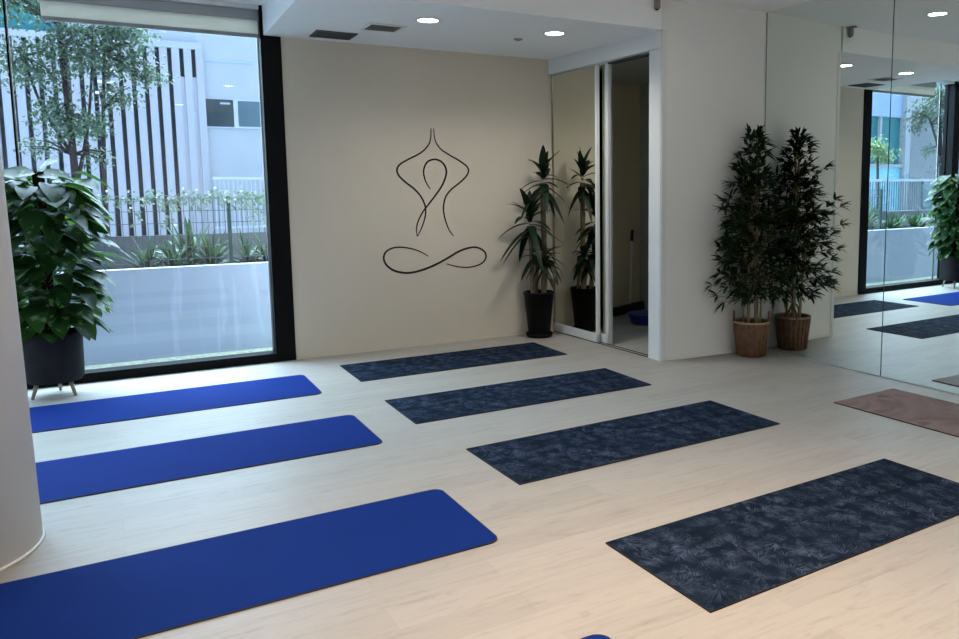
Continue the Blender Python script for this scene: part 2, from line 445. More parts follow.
# ------------------------------------------------------------------ sliding door wall
d1 = struct(empty('door_1', (3.785, YB, 0), math.atan2(-1, SL)))   # local x runs along the wall to the camera, local y into the closet
def dbox(name, u0, u1, v0, v1, z0, z1, m, bevel=.002): return MB().box(u0, v0, z0, u1, v1, z1).build(name, m, d1, bevel=bevel)
dbox('door_header', .0, 1.72, -.03, .13, 2.59, ZS, M['white_frame'])
dbox('header_track', .93, 1.545, .03, .10, 2.577, 2.592, M['vent_slat'], 0)
dbox('door_jamb', 1.572, 1.722, -.006, .14, 0, ZS, M['white_frame'])
dbox('floor_track', .0, 1.545, .002, .012, .0005, .006, M['vent_slat'], 0)
dbox('floor_track', .0, 1.545, .05, .06, .0005, .006, M['vent_slat'], 0)
def sliding(u0, u1, v0):
    p = struct(MB().box(u0, v0 + .012, .085, u1 - .02, v0 + .018, 2.585).build('mirror_panel', M['mirror_door'], d1))
    for a, b, z0, z1, n in ((u1 - .034, u1, .008, 2.588, 'stile'), (u0, u1, .008, .088, 'bottom_rail')):
        MB().box(a, v0, z0, b, v0 + .03, z1).build(n, M['white_frame'], p, bevel=.002)
sliding(.003, .80, .0)
sliding(.12, .905, .045)
dbox('jamb_stile', .905, .94, .052, .075, .008, 2.57, M['alu'])

# broom and dustpan in the closet
br = tag(empty('broom', (5.02, 7.46, 0)), 'long-handled black broom leaning behind the sliding mirror door', 'broom')
MB().tube([(0, 0, .10), (.17, .215, .84)], .013, 10).build('pole', M['pole_white'], br)
MB().tube([(.17, .215, .84), (.20, .245, .97)], .018, 10).build('grip', M['broom_black'], br)
h = MB(); h.prism([(-.23, -.035), (.20, -.035), (.20, .035), (-.23, .035)], .03, .13); h.build('broom_head', M['broom_black'], br, bevel=.015).rotation_euler = (0, -.12, 0)
bk = tag(empty('cleaning_tub', (4.86, 6.90, 0), .2), 'shallow blue plastic tub on the closet floor beside the broom', 'tub')
MB().lathe([(.16, 0), (.20, .10), (.20, .112), (.188, .112), (.155, .012), (.01, .012)], n=32).build('tub_body', M['bucket_blue'], bk)
MB().lathe([(.196, .100), (.208, .104), (.208, .114), (.196, .114)], n=32).build('tub_rim', M['bucket_blue'], bk)
ch = tag(empty('door_handle', (5.26, 7.75, .86)), 'small lever handle on the beige closet wall beside the broom grip', 'handle')
MB().box(-.02, -.008, -.06, .02, .0005, .06).build('backplate', M['alu'], ch, bevel=.003)
MB().tube([(0, -.006, .0), (0, -.045, .0), (.02, -.05, .0), (.11, -.05, .0)], .009, 8).build('lever', M['alu'], ch)

# ------------------------------------------------------------------ wall mirrors
def mirror(y0, y1, label):
    mx = (xmir(y0) + xmir(y1)) / 2; my = (y0 + y1) / 2; L = (y1 - y0)
    r = tag(empty('wall_mirror', (mx, my, 0), MA), label, 'mirror', 'tall mirror panels on the right wall')
    MB().box(.0002, -L / 2 + .003, .012, .008, L / 2 - .003, ZC - .004).build('mirror_glass', M['mirror'], r)
    MB().box(-.0004, L / 2 - .0035, .012, .009, L / 2, ZC - .004).build('polished_edge', M['mirror_edge'], r)
    MB().box(-.0004, -L / 2, .012, .009, -L / 2 + .0035, ZC - .004).build('polished_edge', M['mirror_edge'], r)
    MB().box(-.004, -L / 2, .0005, .008, L / 2, .0085).build('bottom_channel', M['alu'], r)
mirror(3.95, 5.231, 'frameless wall mirror panel behind the bamboo in the wicker basket')
mirror(1.95, 3.95, 'frameless wall mirror panel beside the pink yoga mat')
mirror(-.05, 1.95, 'frameless wall mirror panel nearest the camera')

# ------------------------------------------------------------------ yoga mats
def rrect(L, W, r, n=6):
    pts = []
    for cx, cy, a0 in ((L - r, W - r, 0), (r, W - r, 90), (r, r, 180), (L - r, r, 270)):
        if r < .002: pts.append((L if a0 in (0, 270) else 0, W if a0 in (0, 90) else 0)); continue
        for i in range(n + 1):
            a = math.radians(a0 + 90 * i / n); pts.append((cx + r * math.cos(a), cy + r * math.sin(a)))
    return pts
def mat(x, y, ang, L, W, rad, top, edge, label, group):
    e = .005
    o = MB().prism([(px * (L - 2 * e) / L + e, py * (W - 2 * e) / W + e) for px, py in rrect(L, W, rad)], .0035, .0068).build('yoga_mat', top, loc=(x, y, 0), rz=ang)
    MB().prism(rrect(L, W, rad), .0003, .0058).build('base_layer', edge, o)
    tag(o, label, 'yoga mat', group); o.children[0]['label'] = 'darker base layer showing along the edge'
DK, BLU = 'dark feather-print yoga mats', 'plain blue yoga mats'
dm = [(1.509, 5.932, .012, 'navy feather-print yoga mat nearest the beige back wall'),
      (1.514, 4.653, .013, 'navy feather-print yoga mat second from the beige back wall'),
      (1.627, 3.399, .037, 'navy feather-print yoga mat third from the beige back wall'),
      (1.677, 1.992, .043, 'large navy feather-print yoga mat nearest the camera')]
for x, y, a, l in dm: mat(x, y, a, 1.83, .642, .004, M['feather'], M['black_rubber'], l, DK)
bm_ = [(1.180, 5.72, .008, 'plain blue yoga mat right under the tall window'),
       (1.238, 4.388, .017, 'plain blue yoga mat second from the tall window'),
       (1.290, 2.876, .028, 'plain blue yoga mat passing in front of the round white pillar'),
       (1.312, 1.400, .028, 'blue yoga mat with only its rounded corner tip in the picture')]
for x, y, a, l in bm_:
    L = 1.83
    mat(x - L * math.cos(a), y - L * math.sin(a), a, L, .686, .052, M['blue'], M['blue_edge'], l, BLU)
# pink one lies the other way round, along the mirror
pa = math.radians(-87.3)
mat(4.112, 3.631, pa, 1.83, .655, .004, M['pink'], M['maroon_edge'], 'marbled dusty pink yoga mat lying beside the mirror', None)

# ------------------------------------------------------------------ wall line drawing
STROKES = [
 [(2.522,2.024),(2.517,1.944),(2.498,1.883),(2.453,1.829),(2.388,1.784),(2.286,1.734),(2.215,1.691),(2.188,1.643),(2.206,1.59),(2.267,1.53),(2.34,1.474),(2.401,1.407),(2.438,1.333),(2.448,1.259),(2.433,1.185),(2.405,1.112),(2.362,1.034)],
 [(2.359,1.032),(2.354,1.102),(2.374,1.175),(2.422,1.26),(2.503,1.357),(2.57,1.438),(2.624,1.516),(2.658,1.603),(2.655,1.665),(2.617,1.719),(2.553,1.742),(2.488,1.725),(2.453,1.683),(2.439,1.627),(2.447,1.566),(2.471,1.51),(2.501,1.468)],
 [(2.548,2.025),(2.553,1.945),(2.575,1.884),(2.62,1.832),(2.698,1.784),(2.789,1.735),(2.86,1.686),(2.884,1.641),(2.858,1.586),(2.784,1.521),(2.702,1.461),(2.647,1.392),(2.624,1.305),(2.629,1.218),(2.653,1.13),(2.683,1.066),(2.717,1.024)],
 [(2.461,.842),(2.398,.882),(2.31,.918),(2.209,.938),(2.122,.934),(2.06,.901),(2.038,.846),(2.06,.784),(2.128,.729),(2.227,.7),(2.328,.702),(2.445,.73),(2.551,.769),(2.658,.819),(2.753,.868),(2.849,.899),(2.945,.905),(3.022,.868),(3.047,.815),(3.02,.762),(2.955,.729),(2.858,.716),(2.75,.728),(2.638,.762)]]
art = tag(empty('wall_line_art', (2.53, YB, .7)), 'black line drawing of a cross-legged meditating figure on the beige wall', 'wall art')
def ribbon(pts, w0, w1, name):
    P = spline([(x - 2.53, 0, z - .7) for x, z in pts], 7); mb = MB(); n = len(P); vs = []
    for i, p in enumerate(P):
        t = (P[min(i + 1, n - 1)] - P[max(i - 1, 0)]).normalized(); s = V(-t.z, 0, t.x)
        w = (w0 + (w1 - w0) * math.sin(PI * i / (n - 1)) ** .7) / 2
        for y in (-.0025, -.0003): vs += [p + s * w + V(0, y, 0), p - s * w + V(0, y, 0)]
    fs = []
    for i in range(n - 1):
        a = i * 4; b = a + 4
        fs += [(a, a + 1, b + 1, b), (a + 2, b + 2, b + 3, a + 3), (a, b, b + 2, a + 2), (a + 1, a + 3, b + 3, b + 1)]
    fs += [(0, 2, 3, 1), (n * 4 - 4, n * 4 - 3, n * 4 - 1, n * 4 - 2)]
    mb.add(vs, fs); return mb.build(name, M['ink'], art)
ribbon(STROKES[0], .008, .017, 'body_line'); ribbon(STROKES[1], .007, .018, 'head_line')
ribbon(STROKES[2], .008, .016, 'body_line'); ribbon(STROKES[3], .007, .020, 'crossed_leg_line')

# ------------------------------------------------------------------ pothos in a legged planter
pp = tag(empty('potted_pothos', (-.49, 6.715, 0)), 'bushy variegated green climber in a charcoal planter on wooden legs by the window', 'potted plant')
MB().lathe([(.165, .115), (.184, .135), (.190, .455), (.190, .465), (.178, .465), (.174, .43)], n=48, closed=False).build('pot', M['pot_char'], pp)
MB().lathe([(.0, .113), (.166, .113), (.166, .118)], n=48, closed=False).build('pot_base', M['pot_char'], pp)
MB().lathe([(.175, .42), (.176, .435), (.09, .442), (.001, .444)], n=32).build('soil', M['soil'], pp)
for a in (205, 322, 84):
    c, s = math.cos(math.radians(a)), math.sin(math.radians(a))
    MB().tube([(.115 * c, .115 * s, .125), (.155 * c, .155 * s, .0)], [.016, .010], 10).build('leg', M['leg_wood'], pp)
MB().box(-.035, -.035, .43, .035, .035, 1.61).build('moss_pole', M['moss'], pp)
def heart(t): return max(.02, math.sin(PI * min(1, .06 + .94 * t ** .72))) ** .72 if t < .985 else .02
lf = MB(); pet = MB()
rnd = random.Random(11)
for i in range(290):
    z = .50 + 1.07 * (i / 290) + rnd.uniform(-.03, .03)
    a = i * 2.39996 + rnd.uniform(-.4, .4)
    k = (z - .5) / 1.1
    reach = (.20 + .10 * math.sin(PI * min(1, k * 1.1))) * rnd.uniform(.40, 1.0)
    out = V(math.cos(a), math.sin(a), 0)
    out.y = out.y if out.y < .55 else .55
    p0 = V(out.x * .03, out.y * .03, z - .05); p1 = p0 + out * reach + V(0, 0, rnd.uniform(.02, .10))
    if p1.y > .26: p1.y = .26
    pet.tube([p0, (p0 + p1) / 2 + V(0, 0, .03), p1], .0028, 5, False)
    L = rnd.uniform(.14, .215) * (1.15 if k > .75 else 1)
    d = out + V(rnd.uniform(-.45, .45), rnd.uniform(-.45, .45), rnd.uniform(-.4, .12))
    if p1.y > .15: d.y = min(d.y, .2)
    lf.leaf(p1, d, V(rnd.uniform(-.3, .3), rnd.uniform(-.3, .3), 1), L, L * rnd.uniform(.62, .8), rnd.uniform(.25, .6), .22, 6, heart)
for (x, y, z, dx, dz, L) in ((.0, -.05, 1.58, .9, .12, .22), (-.02, -.05, 1.60, -.9, .02, .24), (.04, -.06, 1.50, 1, -.1, .2), (.0, -.07, 1.60, .35, .35, .22), (-.06, -.08, 1.55, -.6, .3, .22)):
    lf.leaf((x, y, z), V(dx, -.25, dz), V(0, -.5, 1), L, L * .72, .25, .2, 6, heart)
lf.limit(ymax=.27).build('foliage', M['pothos'], pp); pet.limit(ymax=.27).build('stems', leafmat('pothos_stem', (.03, .10, .02), (.07, .17, .04), 9), pp)

# ------------------------------------------------------------------ dracaena
dr = tag(empty('potted_dracaena', (3.53, 6.86, 0)), 'dark dracaena with tan canes in a tall black pot in the back corner', 'potted plant')
MB().lathe([(.108, .03), (.148, .43), (.152, .43), (.152, .452), (.140, .452), (.134, .40)], n=40, closed=False).build('pot', M['pot_black'], dr)
MB().lathe([(.118, 0), (.130, .012), (.134, .04), (.126, .04), (.1, .03)], n=40).build('saucer', M['pot_black'], dr)
MB().lathe([(.136, .395), (.136, .41), (.001, .415)], n=24).build('soil', M['soil'], dr)
def strap(t): return min(1, .40 + 2.4 * t) * (max(0, 1 - t) ** .6) * 1.12
lf = MB(); rnd = random.Random(5)
def rosette(c, n, L, el0, el1, spread):
    for i in range(n):
        a = i * 2.39996 + rnd.uniform(-.3, .3); k = (i + .5) / n
        el = el0 + (el1 - el0) * k ** 1.3 + rnd.uniform(-.15, .15)
        d = V(math.cos(a) * math.cos(el), math.sin(a) * math.cos(el), math.sin(el))
        l = L * rnd.uniform(.8, 1.12)
        if d.y > 0: d.y *= .2; l *= .75
        if c[0] + d.x * l > .21: l = max(.12, (.21 - c[0]) / max(d.x, .01))
        b = V(*c) + V(0, 0, (k - .6) * spread)
        lf.leaf(b, d, (0, 0, 1) if abs(el) < 1.2 else (math.cos(a), math.sin(a), .2), l, .092 * rnd.uniform(.85, 1.15), rnd.uniform(.25, .75) * (1.15 - .75 * k), .22, 8, strap)
rosette((.045, -.03, 1.58), 22, .33, -.5, 1.35, .26)
rosette((-.115, -.05, 1.17), 22, .40, -.5, 1.25, .26)
rosette((-.05, -.08, .82), 13, .27, -.6, .8, .14)
rosette((.075, -.07, .80), 11, .24, -.7, .6, .12)
lf.limit(xmax=.215, ymax=.15).build('foliage', M['dracaena'], dr)
def cane(pts, r):
    P = spline(pts, 10); n = len(P)
    return MB().tube(P, [r * (1.06 if i % 4 == 0 else .97) * (1.08 - .12 * i / n) for i in range(n)], 12).build('cane', M['cane'], dr)
cane([(.04, -.03, .40), (.05, -.035, .8), (.045, -.03, 1.2), (.047, -.03, 1.52)], .027)
cane([(-.07, -.01, .40), (-.085, -.03, .7), (-.11, -.05, 1.10)], .023)
cane([(-.01, .045, .40), (-.02, .0, .6), (-.05, -.07, .80)], .018)
cane([(.075, .03, .40), (.08, -.01, .6), (.075, -.065, .80)], .016)

# ------------------------------------------------------------------ bamboo in a basket
bb_ = tag(empty('potted_bamboo', (4.70, 5.085, 0)), 'tall leafy bamboo in a brown wicker basket beside the mirror edge', 'potted plant')
bk = MB().lathe([(.001, .004), (.112, .002), (.120, .02), (.148, .285), (.150, .30), (.140, .30), (.134, .26)], n=64, closed=False).build('basket', M['wicker'], bb_)
ribs = MB()
for i in range(22):
    a = 2 * PI * i / 22; c, s = math.cos(a), math.sin(a)
    ribs.tube([(.1205 * c, .1205 * s, .01), (.1485 * c, .1485 * s, .285)], 0.0095, 6)
ribs.build('stake_pattern', M['wicker'], bk)
rim = MB(); P = [(.150 * math.cos(2 * PI * i / 48), .150 * math.sin(2 * PI * i / 48), .298 + .003 * (i % 2)) for i in range(49)]
rim.tube(P, .0105, 8, False); rim.build('rim', M['rope'], bk)
for sx in (-1, 1):
    hp = [(sx * .150, y, z) for y, z in ((-.04, .29), (-.036, .35), (-.015, .385), (.015, .385), (.036, .35), (.04, .29))]
    MB().tube(spline(hp, 5), .008, 8).build('basket_handle', M['wicker'], bb_).rotation_euler.z = math.radians(-38)
MB().lathe([(.135, .255), (.135, .27), (.001, .275)], n=24).build('soil', M['soil'], bb_)
rnd = random.Random(21); lf = MB(); tw = MB()
STEM = [((-.055, -.03), (-.075, -.04, 1.25), .0115), ((-.015, .02), (-.02, .03, 1.80), .014), ((.03, -.035), (.0, -.03, 1.9), .0145),
        ((.065, .02), (.06, .02, 1.55), .0115), ((.0, -.06), (-.11, -.09, 1.45), .009), ((-.05, .045), (-.06, .07, 1.6), .009), ((.05, -.05), (.08, -.06, 1.2), .009)]
def clamp(p):
    p.y = min(p.y, .165); p.x = min(p.x, .245); return p
def spray(p, d, n, L):
    for k in range(n):
        a = rnd.uniform(-1.0, 1.0)
        dd = Vector(d).normalized(); sd = dd.cross(V(0, 0, 1)).normalized()
        v = dd * math.cos(a) + sd * math.sin(a) + V(0, 0, rnd.uniform(-.45, .55))
        l = L * rnd.uniform(.7, 1.15)
        e = p + v.normalized() * l
        if e.y > .172 or e.x > .26: v = V(min(v.x, 0) - .05, min(v.y, 0), v.z)
        lf.leaf(p, v, V(rnd.uniform(-.6, .6), rnd.uniform(-.6, .6), 1), l, .0255 * rnd.uniform(.8, 1.2), rnd.uniform(.05, .5), .2, 3)
for (b, top, r) in STEM:
    P = spline([(b[0], b[1], .25), ((b[0] + top[0]) / 2 + rnd.uniform(-.01, .01), (b[1] + top[1]) / 2, (.25 + top[2]) / 2), top], 12); n = len(P)
    MB().tube(P, [r * (1.12 if i % 4 == 0 else 1) * (1 - .55 * i / n) for i in range(n)], 8).build('stem', M['bamboo_stem'], bb_)
    z = .52 + rnd.uniform(0, .1)
    while z < top[2] + .02:
        t = (z - .25) / (top[2] - .25); q = P[min(n - 1, int(t * (n - 1)))]
        for _ in range(3):
            a = rnd.uniform(0, 2 * PI)
            kz = (z - .5) / 1.45
            ln = (.36 - .33 * kz) * rnd.uniform(.35, 1.05)
            d = V(math.cos(a), math.sin(a) if math.sin(a) < .4 else .4, rnd.uniform(-.1, .6)).normalized()
            e = clamp(q + d * ln)
            tw.tube([q, (q + e) / 2 + V(0, 0, .015), e], .0022, 4, False)
            spray(e, d, 7, .125); spray((q + e) / 2, d, 2, .11)
        z += rnd.uniform(.070, .105)
for e, st in (((-.40, -.10, 1.34), (-.10, -.06, 1.12)), ((-.33, -.12, 1.02), (-.07, -.04, .9)), ((-.27, -.1, 1.20), (-.09, -.05, 1.0)), ((-.30, -.05, .72), (-.06, -.03, .6)),
              ((.20, -.2, 1.28), (.05, -.02, 1.1)), ((-.22, -.12, 1.62), (-.02, .0, 1.45)), ((.02, -.02, 1.9), (0, -.03, 1.75)), ((-.44, -.14, 1.28), (-.10, -.06, 1.08)), ((-.36, -.16, .90), (-.07, -.04, .8)), ((-.36, -.2, 1.12), (-.09, -.05, .98)), ((-.30, -.14, .60), (-.06, -.03, .55)), ((.1, -.3, .75), (.04, -.04, .7)), ((.16, -.26, 1.05), (.04, -.04, .95))):
    e = V(*e); st = V(*st); tw.tube([st, (st + e) / 2 + V(0, 0, .03), e], .0026, 4, False)
    spray(e, e - st, 9, .13); spray(e.lerp(st, .3), e - st, 6, .12)
for k in range(40):
    z = 1.42 + .50 * (k / 40); a = k * 2.4; rr = rnd.uniform(.03, .17 - .10 * (z - 1.42) / .5)
    q = V(-.015, .0, z - .05); e = V(-.01 + rr * math.cos(a), min(.1, rr * math.sin(a)), z + .02)
    tw.tube([q, (q + e) / 2, e], .002, 4, False); spray(e, (e - q) + V(0, 0, .05), 6, .105)
tw.limit(.232, .150).build('twigs', M['bamboo_stem'], bb_); lf.limit(.236, .152).build('foliage', M['bamboo_leaf'], bb_)

# ------------------------------------------------------------------ ceiling fittings
dl = tag(empty('downlight', (2.09, 5.83, ZS)), 'lit round downlight on the lowered ceiling nearer the window', 'light')
MB().lathe([(.094, 0), (.094, -.004), (.080, -.007), (.075, -.004)], n=40, closed=False).build('trim_ring', M['white_frame'], dl)
MB().lathe([(.001, -.0025), (.076, -.0025)], n=40, closed=False).build('lens', M['lamp'], dl)
dl['group'] = 'recessed ceiling downlights'
q = dup(dl, (3.17, 5.82, ZS)); q['label'] = 'lit round downlight on the lowered ceiling nearer the sliding door'
LAMPS = [(3.60, 4.50), (1.55, 4.1), (3.60, 1.30), (1.45, 1.75), (-.9, 1.3), (3.4, -1.0), (1.0, -1.3)]  # last two, behind the camera, are added to fill the walls
for i, (x, y) in enumerate(LAMPS):
    q = dup(dl, (x, y, ZC)); q['label'] = 'lit round downlight seen in the mirror, on the higher ceiling' if i == 0 else 'assumed unseen round downlight in the higher ceiling outside the picture'

av = tag(empty('air_vent', (1.598, 6.73, ZS)), 'dark square ceiling vent above the beige wall corner', 'vent')
fr = MB()
for x0, y0, x1, y1 in ((-.165, -.145, .165, -.125), (-.165, .125, .165, .145), (-.165, -.125, -.147, .125), (.147, -.125, .165, .125)): fr.box(x0, y0, -.008, x1, y1, -.0003)
fr.build('vent_frame', M['vent_slat'], av)
MB().box(-.147, -.125, -.0022, .147, .125, -.0006).build('vent_backing', M['vent_dark'], av)
sl = MB()
for i in range(9): y = -.115 + i * .0285; sl.add([(-.147, y, -.002), (.147, y, -.002), (.147, y + .012, -.008), (-.147, y + .012, -.008)], [(0, 1, 2, 3)])
sl.build('slats', M['vent_slat'], av)
av2 = tag(empty('air_vent', (1.87, 6.255, ZS)), 'white louvred ceiling vent between dark vent and downlight', 'vent')
fr = MB()
for x0, y0, x1, y1 in ((-.15, -.14, .15, -.11), (-.15, .11, .15, .14), (-.15, -.11, -.12, .11), (.12, -.11, .15, .11)): fr.box(x0, y0, -.008, x1, y1, -.0003)
fr.build('vent_frame', M['white_frame'], av2)
MB().box(-.12, -.11, -.0022, .12, .11, -.0006).build('vent_backing', M['vent_dark'], av2)
sl = MB()
for i in range(6): y = -.10 + i * .037; sl.add([(-.12, y, -.012), (.12, y, -.012), (.12, y + .010, -.003), (-.12, y + .010, -.003)], [(0, 1, 2, 3)])
sl.build('slats', M['white_frame'], av2)
sd = tag(empty('smoke_detector', (3.02, 6.19, ZS)), 'small flat grey disc on the ceiling between downlight and beige wall', 'detector')
MB().lathe([(.038, 0), (.038, -.006), (.03, -.010), (.001, -.010)], n=32, closed=False).build('detector_body', M['grey_plastic'], sd)
MB().lathe([(.012, -.010), (.012, -.014), (.001, -.014)], n=16, closed=False).build('detector_cap', M['vent_slat'], sd)
cm = tag(empty('wall_sensor', (3.80, 5.281, 2.958)), 'small grey sensor on a bracket high above the sliding door jamb', 'sensor')
MB().box(-.03, -.075, .0, .03, .0, .014).build('bracket', M['grey_plastic'], cm, bevel=.003)
MB().box(-.02, -.045, -.075, .022, -.002, .0).build('sensor_body', M['grey_plastic'], cm, bevel=.008)
MB().lathe([(.016, -.076), (.012, -.083), (.001, -.085)], (0, -.02, 0), 16, False).build('sensor_lens', M['vent_dark'], cm)

# ------------------------------------------------------------------ outside, in front of the window
struct(MB().box(-14, YB + .145, -.12, 6, 8.0, -.05).build('ground_gravel', M['gravel']))
struct(MB().box(-30, 8.0, -.12, 20, 30, -.06).build('ground', M['ground']))
struct(MB().box(-14, 8.0, -.06, 6, 8.11, .775).build('wall_garden', M['lowwall']))
struct(MB().box(-14, 9.2, -.06, 6, 9.3, 1.005).build('wall_planter', M['planterwall']))
struct(MB().box(-14, 8.11, -.06, 6, 9.2, .70).build('ground_soil', M['soil']))

# strap-leaved plants in the raised bed
def strap_plant(x, y, n, L, W, seed, label, el=(.35, 1.35), name='strap_leaf_plant'):
    r = random.Random(seed); mb = MB(); st = MB()
    o = tag(empty(name, (x, y, .70)), label, 'plant', 'strap-leaved plants in the raised bed')
    for i in range(n):
        a = r.uniform(0, 2 * PI); e = r.uniform(*el)
        d = V(math.cos(a) * math.cos(e), math.sin(a) * math.cos(e), math.sin(e))
        if d.y < 0: d.y *= .35
        mb.leaf((r.uniform(-.03, .03), r.uniform(-.02, .02), .02), d, (0, 0, 1) if e < 1.2 else (d.x, d.y, .3), L * r.uniform(.7, 1.1), W * r.uniform(.8, 1.2), r.uniform(.1, .5), .3, 6, strap)
    mb.build('leaves', M['strap_leaf'], o)
    st.lathe([(.03, 0), (.035, .05), (.001, .07)], n=10).build('crown_base', M['bark'], o)
for i, (x, y, n, L, W, l) in enumerate((
    (.17, 8.42, 30, .42, .036, 'low spiky plant leftmost on the bed behind the white garden wall'),
    (.42, 8.40, 36, .46, .05, 'broad-leaved spiky plant second on the bed left of the tallest one'),
    (.56, 8.55, 34, .60, .075, 'tallest dark pointed plant on the bed behind the garden wall'),
    (.74, 8.42, 46, .48, .045, 'dense pale striped plant just left of the green fence post'),
    (1.06, 8.42, 44, .42, .042, 'striped plant just right of the green fence post'),
    (1.26, 8.44, 44, .42, .042, 'striped plant on the bed next to the black window jamb'))):
    strap_plant(x, y, n, L, W, 100 + i, l)
for i, x in enumerate((-.75, -1.05, -1.4, -1.75, -2.1, -2.5, -2.9)):
    strap_plant(x, 8.45 + (i % 2) * .1, 30, .42 if i > 1 else .62, .045, 200 + i,
        ('bushy plant by the black jamb in the mirrored window view', 'second bushy plant from the jamb in the mirrored window view', 'bushy plant third from the jamb in the mirrored window view',
         'bushy plant at mid-window in the mirrored view', 'bushy plant just beyond mid-window in the mirrored view', 'bushy plant near the potted climber in the mirrored view', 'bushy plant behind the potted climber in the mirrored view')[i])

# wire mesh fence with climbing vine
fe = tag(empty('mesh_fence', (.6, 8.16, .70)), 'thin grey wire mesh fence with green post behind the white garden wall', 'fence')
FX0, FX1 = -.95, 2.3
mw = MB()
x = FX0
while x < FX1: mw.box(x - .6 - .003, -.002, .0, x - .6 + .003, .002, .70); x += .05
for k in range(7): z = .02 + k * .112; mw.box(FX0 - .6, -.004, z, FX1 - .6, -.001, z + .006)
mw.build('wire_mesh', M['mesh_wire'], fe)
for px in (-.75, .885, 2.2): MB().box(px - .6 - .017, -.02, 0, px - .6 + .017, .014, .72).build('post', M['mesh_post'], fe, bevel=.003)
vn = MB(); rnd = random.Random(31)
for s in range(4):
    P = [V(-.35 + k * .085, rnd.uniform(-.02, .02) + .0, .70 + rnd.uniform(-.06, .05)) for k in range(24)]
    vn.tube(P, .003, 5, False)
    for p in P:
        den = 2 if p.x < .2 else (8 if p.x > .95 else 5)
        for _ in range(den):
            d = V(rnd.uniform(-1, 1), rnd.uniform(-1, .3), rnd.uniform(-1.1, .6))
            vn.leaf(p + V(rnd.uniform(-.04, .04), -.01, rnd.uniform(-.06, .05)), d, V(0, -1, .5), rnd.uniform(.025, .045), .024, .2, .2, 3)
for p0 in ((.12, .68), (.37, .68), (.40, .66), (1.1, .68), (1.15, .66), (1.25, .62)):
    for k in range(9):
        p = V(p0[0] + rnd.uniform(-.05, .05), -.01, p0[1] - k * .028)
        vn.leaf(p, V(rnd.uniform(-1, 1), -.4, rnd.uniform(-1, .3)), V(0, -1, .5), .045, .03, .2, .2, 3)
vo = vn.build('climbing_vine', M['vine_leaf'], loc=(0, 8.13, .70)); tag(vo, 'pale leafy vine trailing along the top of the wire mesh fence', 'vine', kind='stuff')

# building with white vertical fins
YF = 18.0
bd = tag(empty('slatted_building', (0, YF, -.06)), 'white building with tall vertical fins and a small window beyond the garden', 'building')
def fb(name, x0, x1, y0, y1, z0, z1, m, p=None): return MB().box(x0, y0 - YF, z0 + .06, x1, y1 - YF, z1 + .06).build(name, m, p or bd)
fb('dark_facade', -5.2, 1.50, YF + .02, YF + .3, -.06, 4.42, M['dark_cladding'])
fb('white_facade', 1.50, 6.2, YF - .02, YF + .3, -.06, 5.6, M['white_render'])
fb('upper_wall', .621, 1.50, YF - .01, YF + .3, 4.42, 5.6, M['white_render'])
fb('upper_wall', -.72, .62, YF - .01, YF + .3, 4.42, 5.6, M['grey_wall'])
fb('upper_glazing', -5.2, -.72, YF + .1, YF + .3, 4.42, 5.6, M['teal_glass'])
fb('roof', -5.3, 6.3, YF - .1, YF + 6, 5.6, 5.75, M['white_render'])
fb('fin_header', -5.2, 1.60, YF - .14, YF + .02, 4.30, 4.43, M['white_render'])
fb('plinth', -5.2, 1.50, YF - .16, YF + .02, -.06, .58, M['white_render'])
x = 1.019 + .2159 * 2 + .037
while x > -5.1:
    fb('fin', x, x + .138, YF - .13, YF + .02, .58, 4.31, M['fin']); x -= .2159
for x0 in (1.185, 1.405): fb('infill_panel', x0, x0 + .10, YF - .10, YF + .02, .58, 3.75, M['fin'])
fb('ledge_line', 1.58, 6.2, YF - .035, YF - .02, 4.10, 4.13, M['blue_panel'])
wf = fb('window', 1.57, 2.84, YF - .05, YF - .02, 2.76, 3.36, M['win_frame'])
MB().box(1.59, -.062, 2.845, 2.15, -.045, 3.40).build('pane', M['win_dark'], wf)
MB().box(2.24, -.062, 2.86, 2.82, -.045, 3.385).build('pane', M['win_blue'], wf)
MB().box(1.90, -.066, 3.30, 2.09, -.061, 3.34).build('window_blind_strip', M['white_render'], wf)
for k, (cx, z) in enumerate(((.04, 4.34), (.0, 4.05), (-.05, 3.78), (-.10, 3.56), (-.15, 3.35))):
    MB().box(cx - .14 + .0, -.20, z + .06 - .022, cx + .14, -.13, z + .06 + .022).build('glass_reflection_bar', M['white_frame'], bd)  # white bars imitating light reflected in the window glass, not building parts
rl = tag(empty('white_railing', (2.5, YF - .6, .5)), 'white metal railing in front of the pale wall below the small window', 'railing')
mb = MB()
x = 1.66
while x < 4: mb.box(x - 2.5 - .008, -.01, -.5, x - 2.5 + .008, .01, 1.22); x += .085
mb.build('balusters', M['win_frame'], rl)
MB().box(1.62 - 2.5, -.025, 1.19, 1.5, .025, 1.24).build('top_rail', M['win_frame'], rl)
MB().box(1.62 - 2.5, -.025, .2, 1.5, .025, .24).build('bottom_rail', M['win_frame'], rl)

# building seen only in the mirror
YL = 13.0
lb = tag(empty('glazed_building', (-8.3, YL, -.06)), 'pale building with teal glazing and a grey recess, mirrored beside the jamb', 'building')
def lbx(name, x0, x1, y0, y1, z0, z1, m): return MB().box(x0 + 8.3, y0 - YL, z0 + .06, x1 + 8.3, y1 - YL, z1 + .06).build(name, m, lb)
lbx('upper_panel', -8.2, -5.2, YL, YL + .3, 3.22, 4.6, M['blue_panel'])
lbx('teal_glazing', -8.2, -5.2, YL + .06, YL + .3, 2.0, 3.22, M['teal_glass'])
lbx('window_ledge', -8.2, -5.2, YL - .06, YL + .3, 1.94, 2.02, M['white_render'])
lbx('lower_panel', -8.2, -5.2, YL, YL + .3, -.06, 1.94, M['cyan_panel'])
for x in (-7.35, -6.2): lbx('glazing_bar', x, x + .07, YL - .02, YL + .08, 2.0, 3.22, M['white_render'])
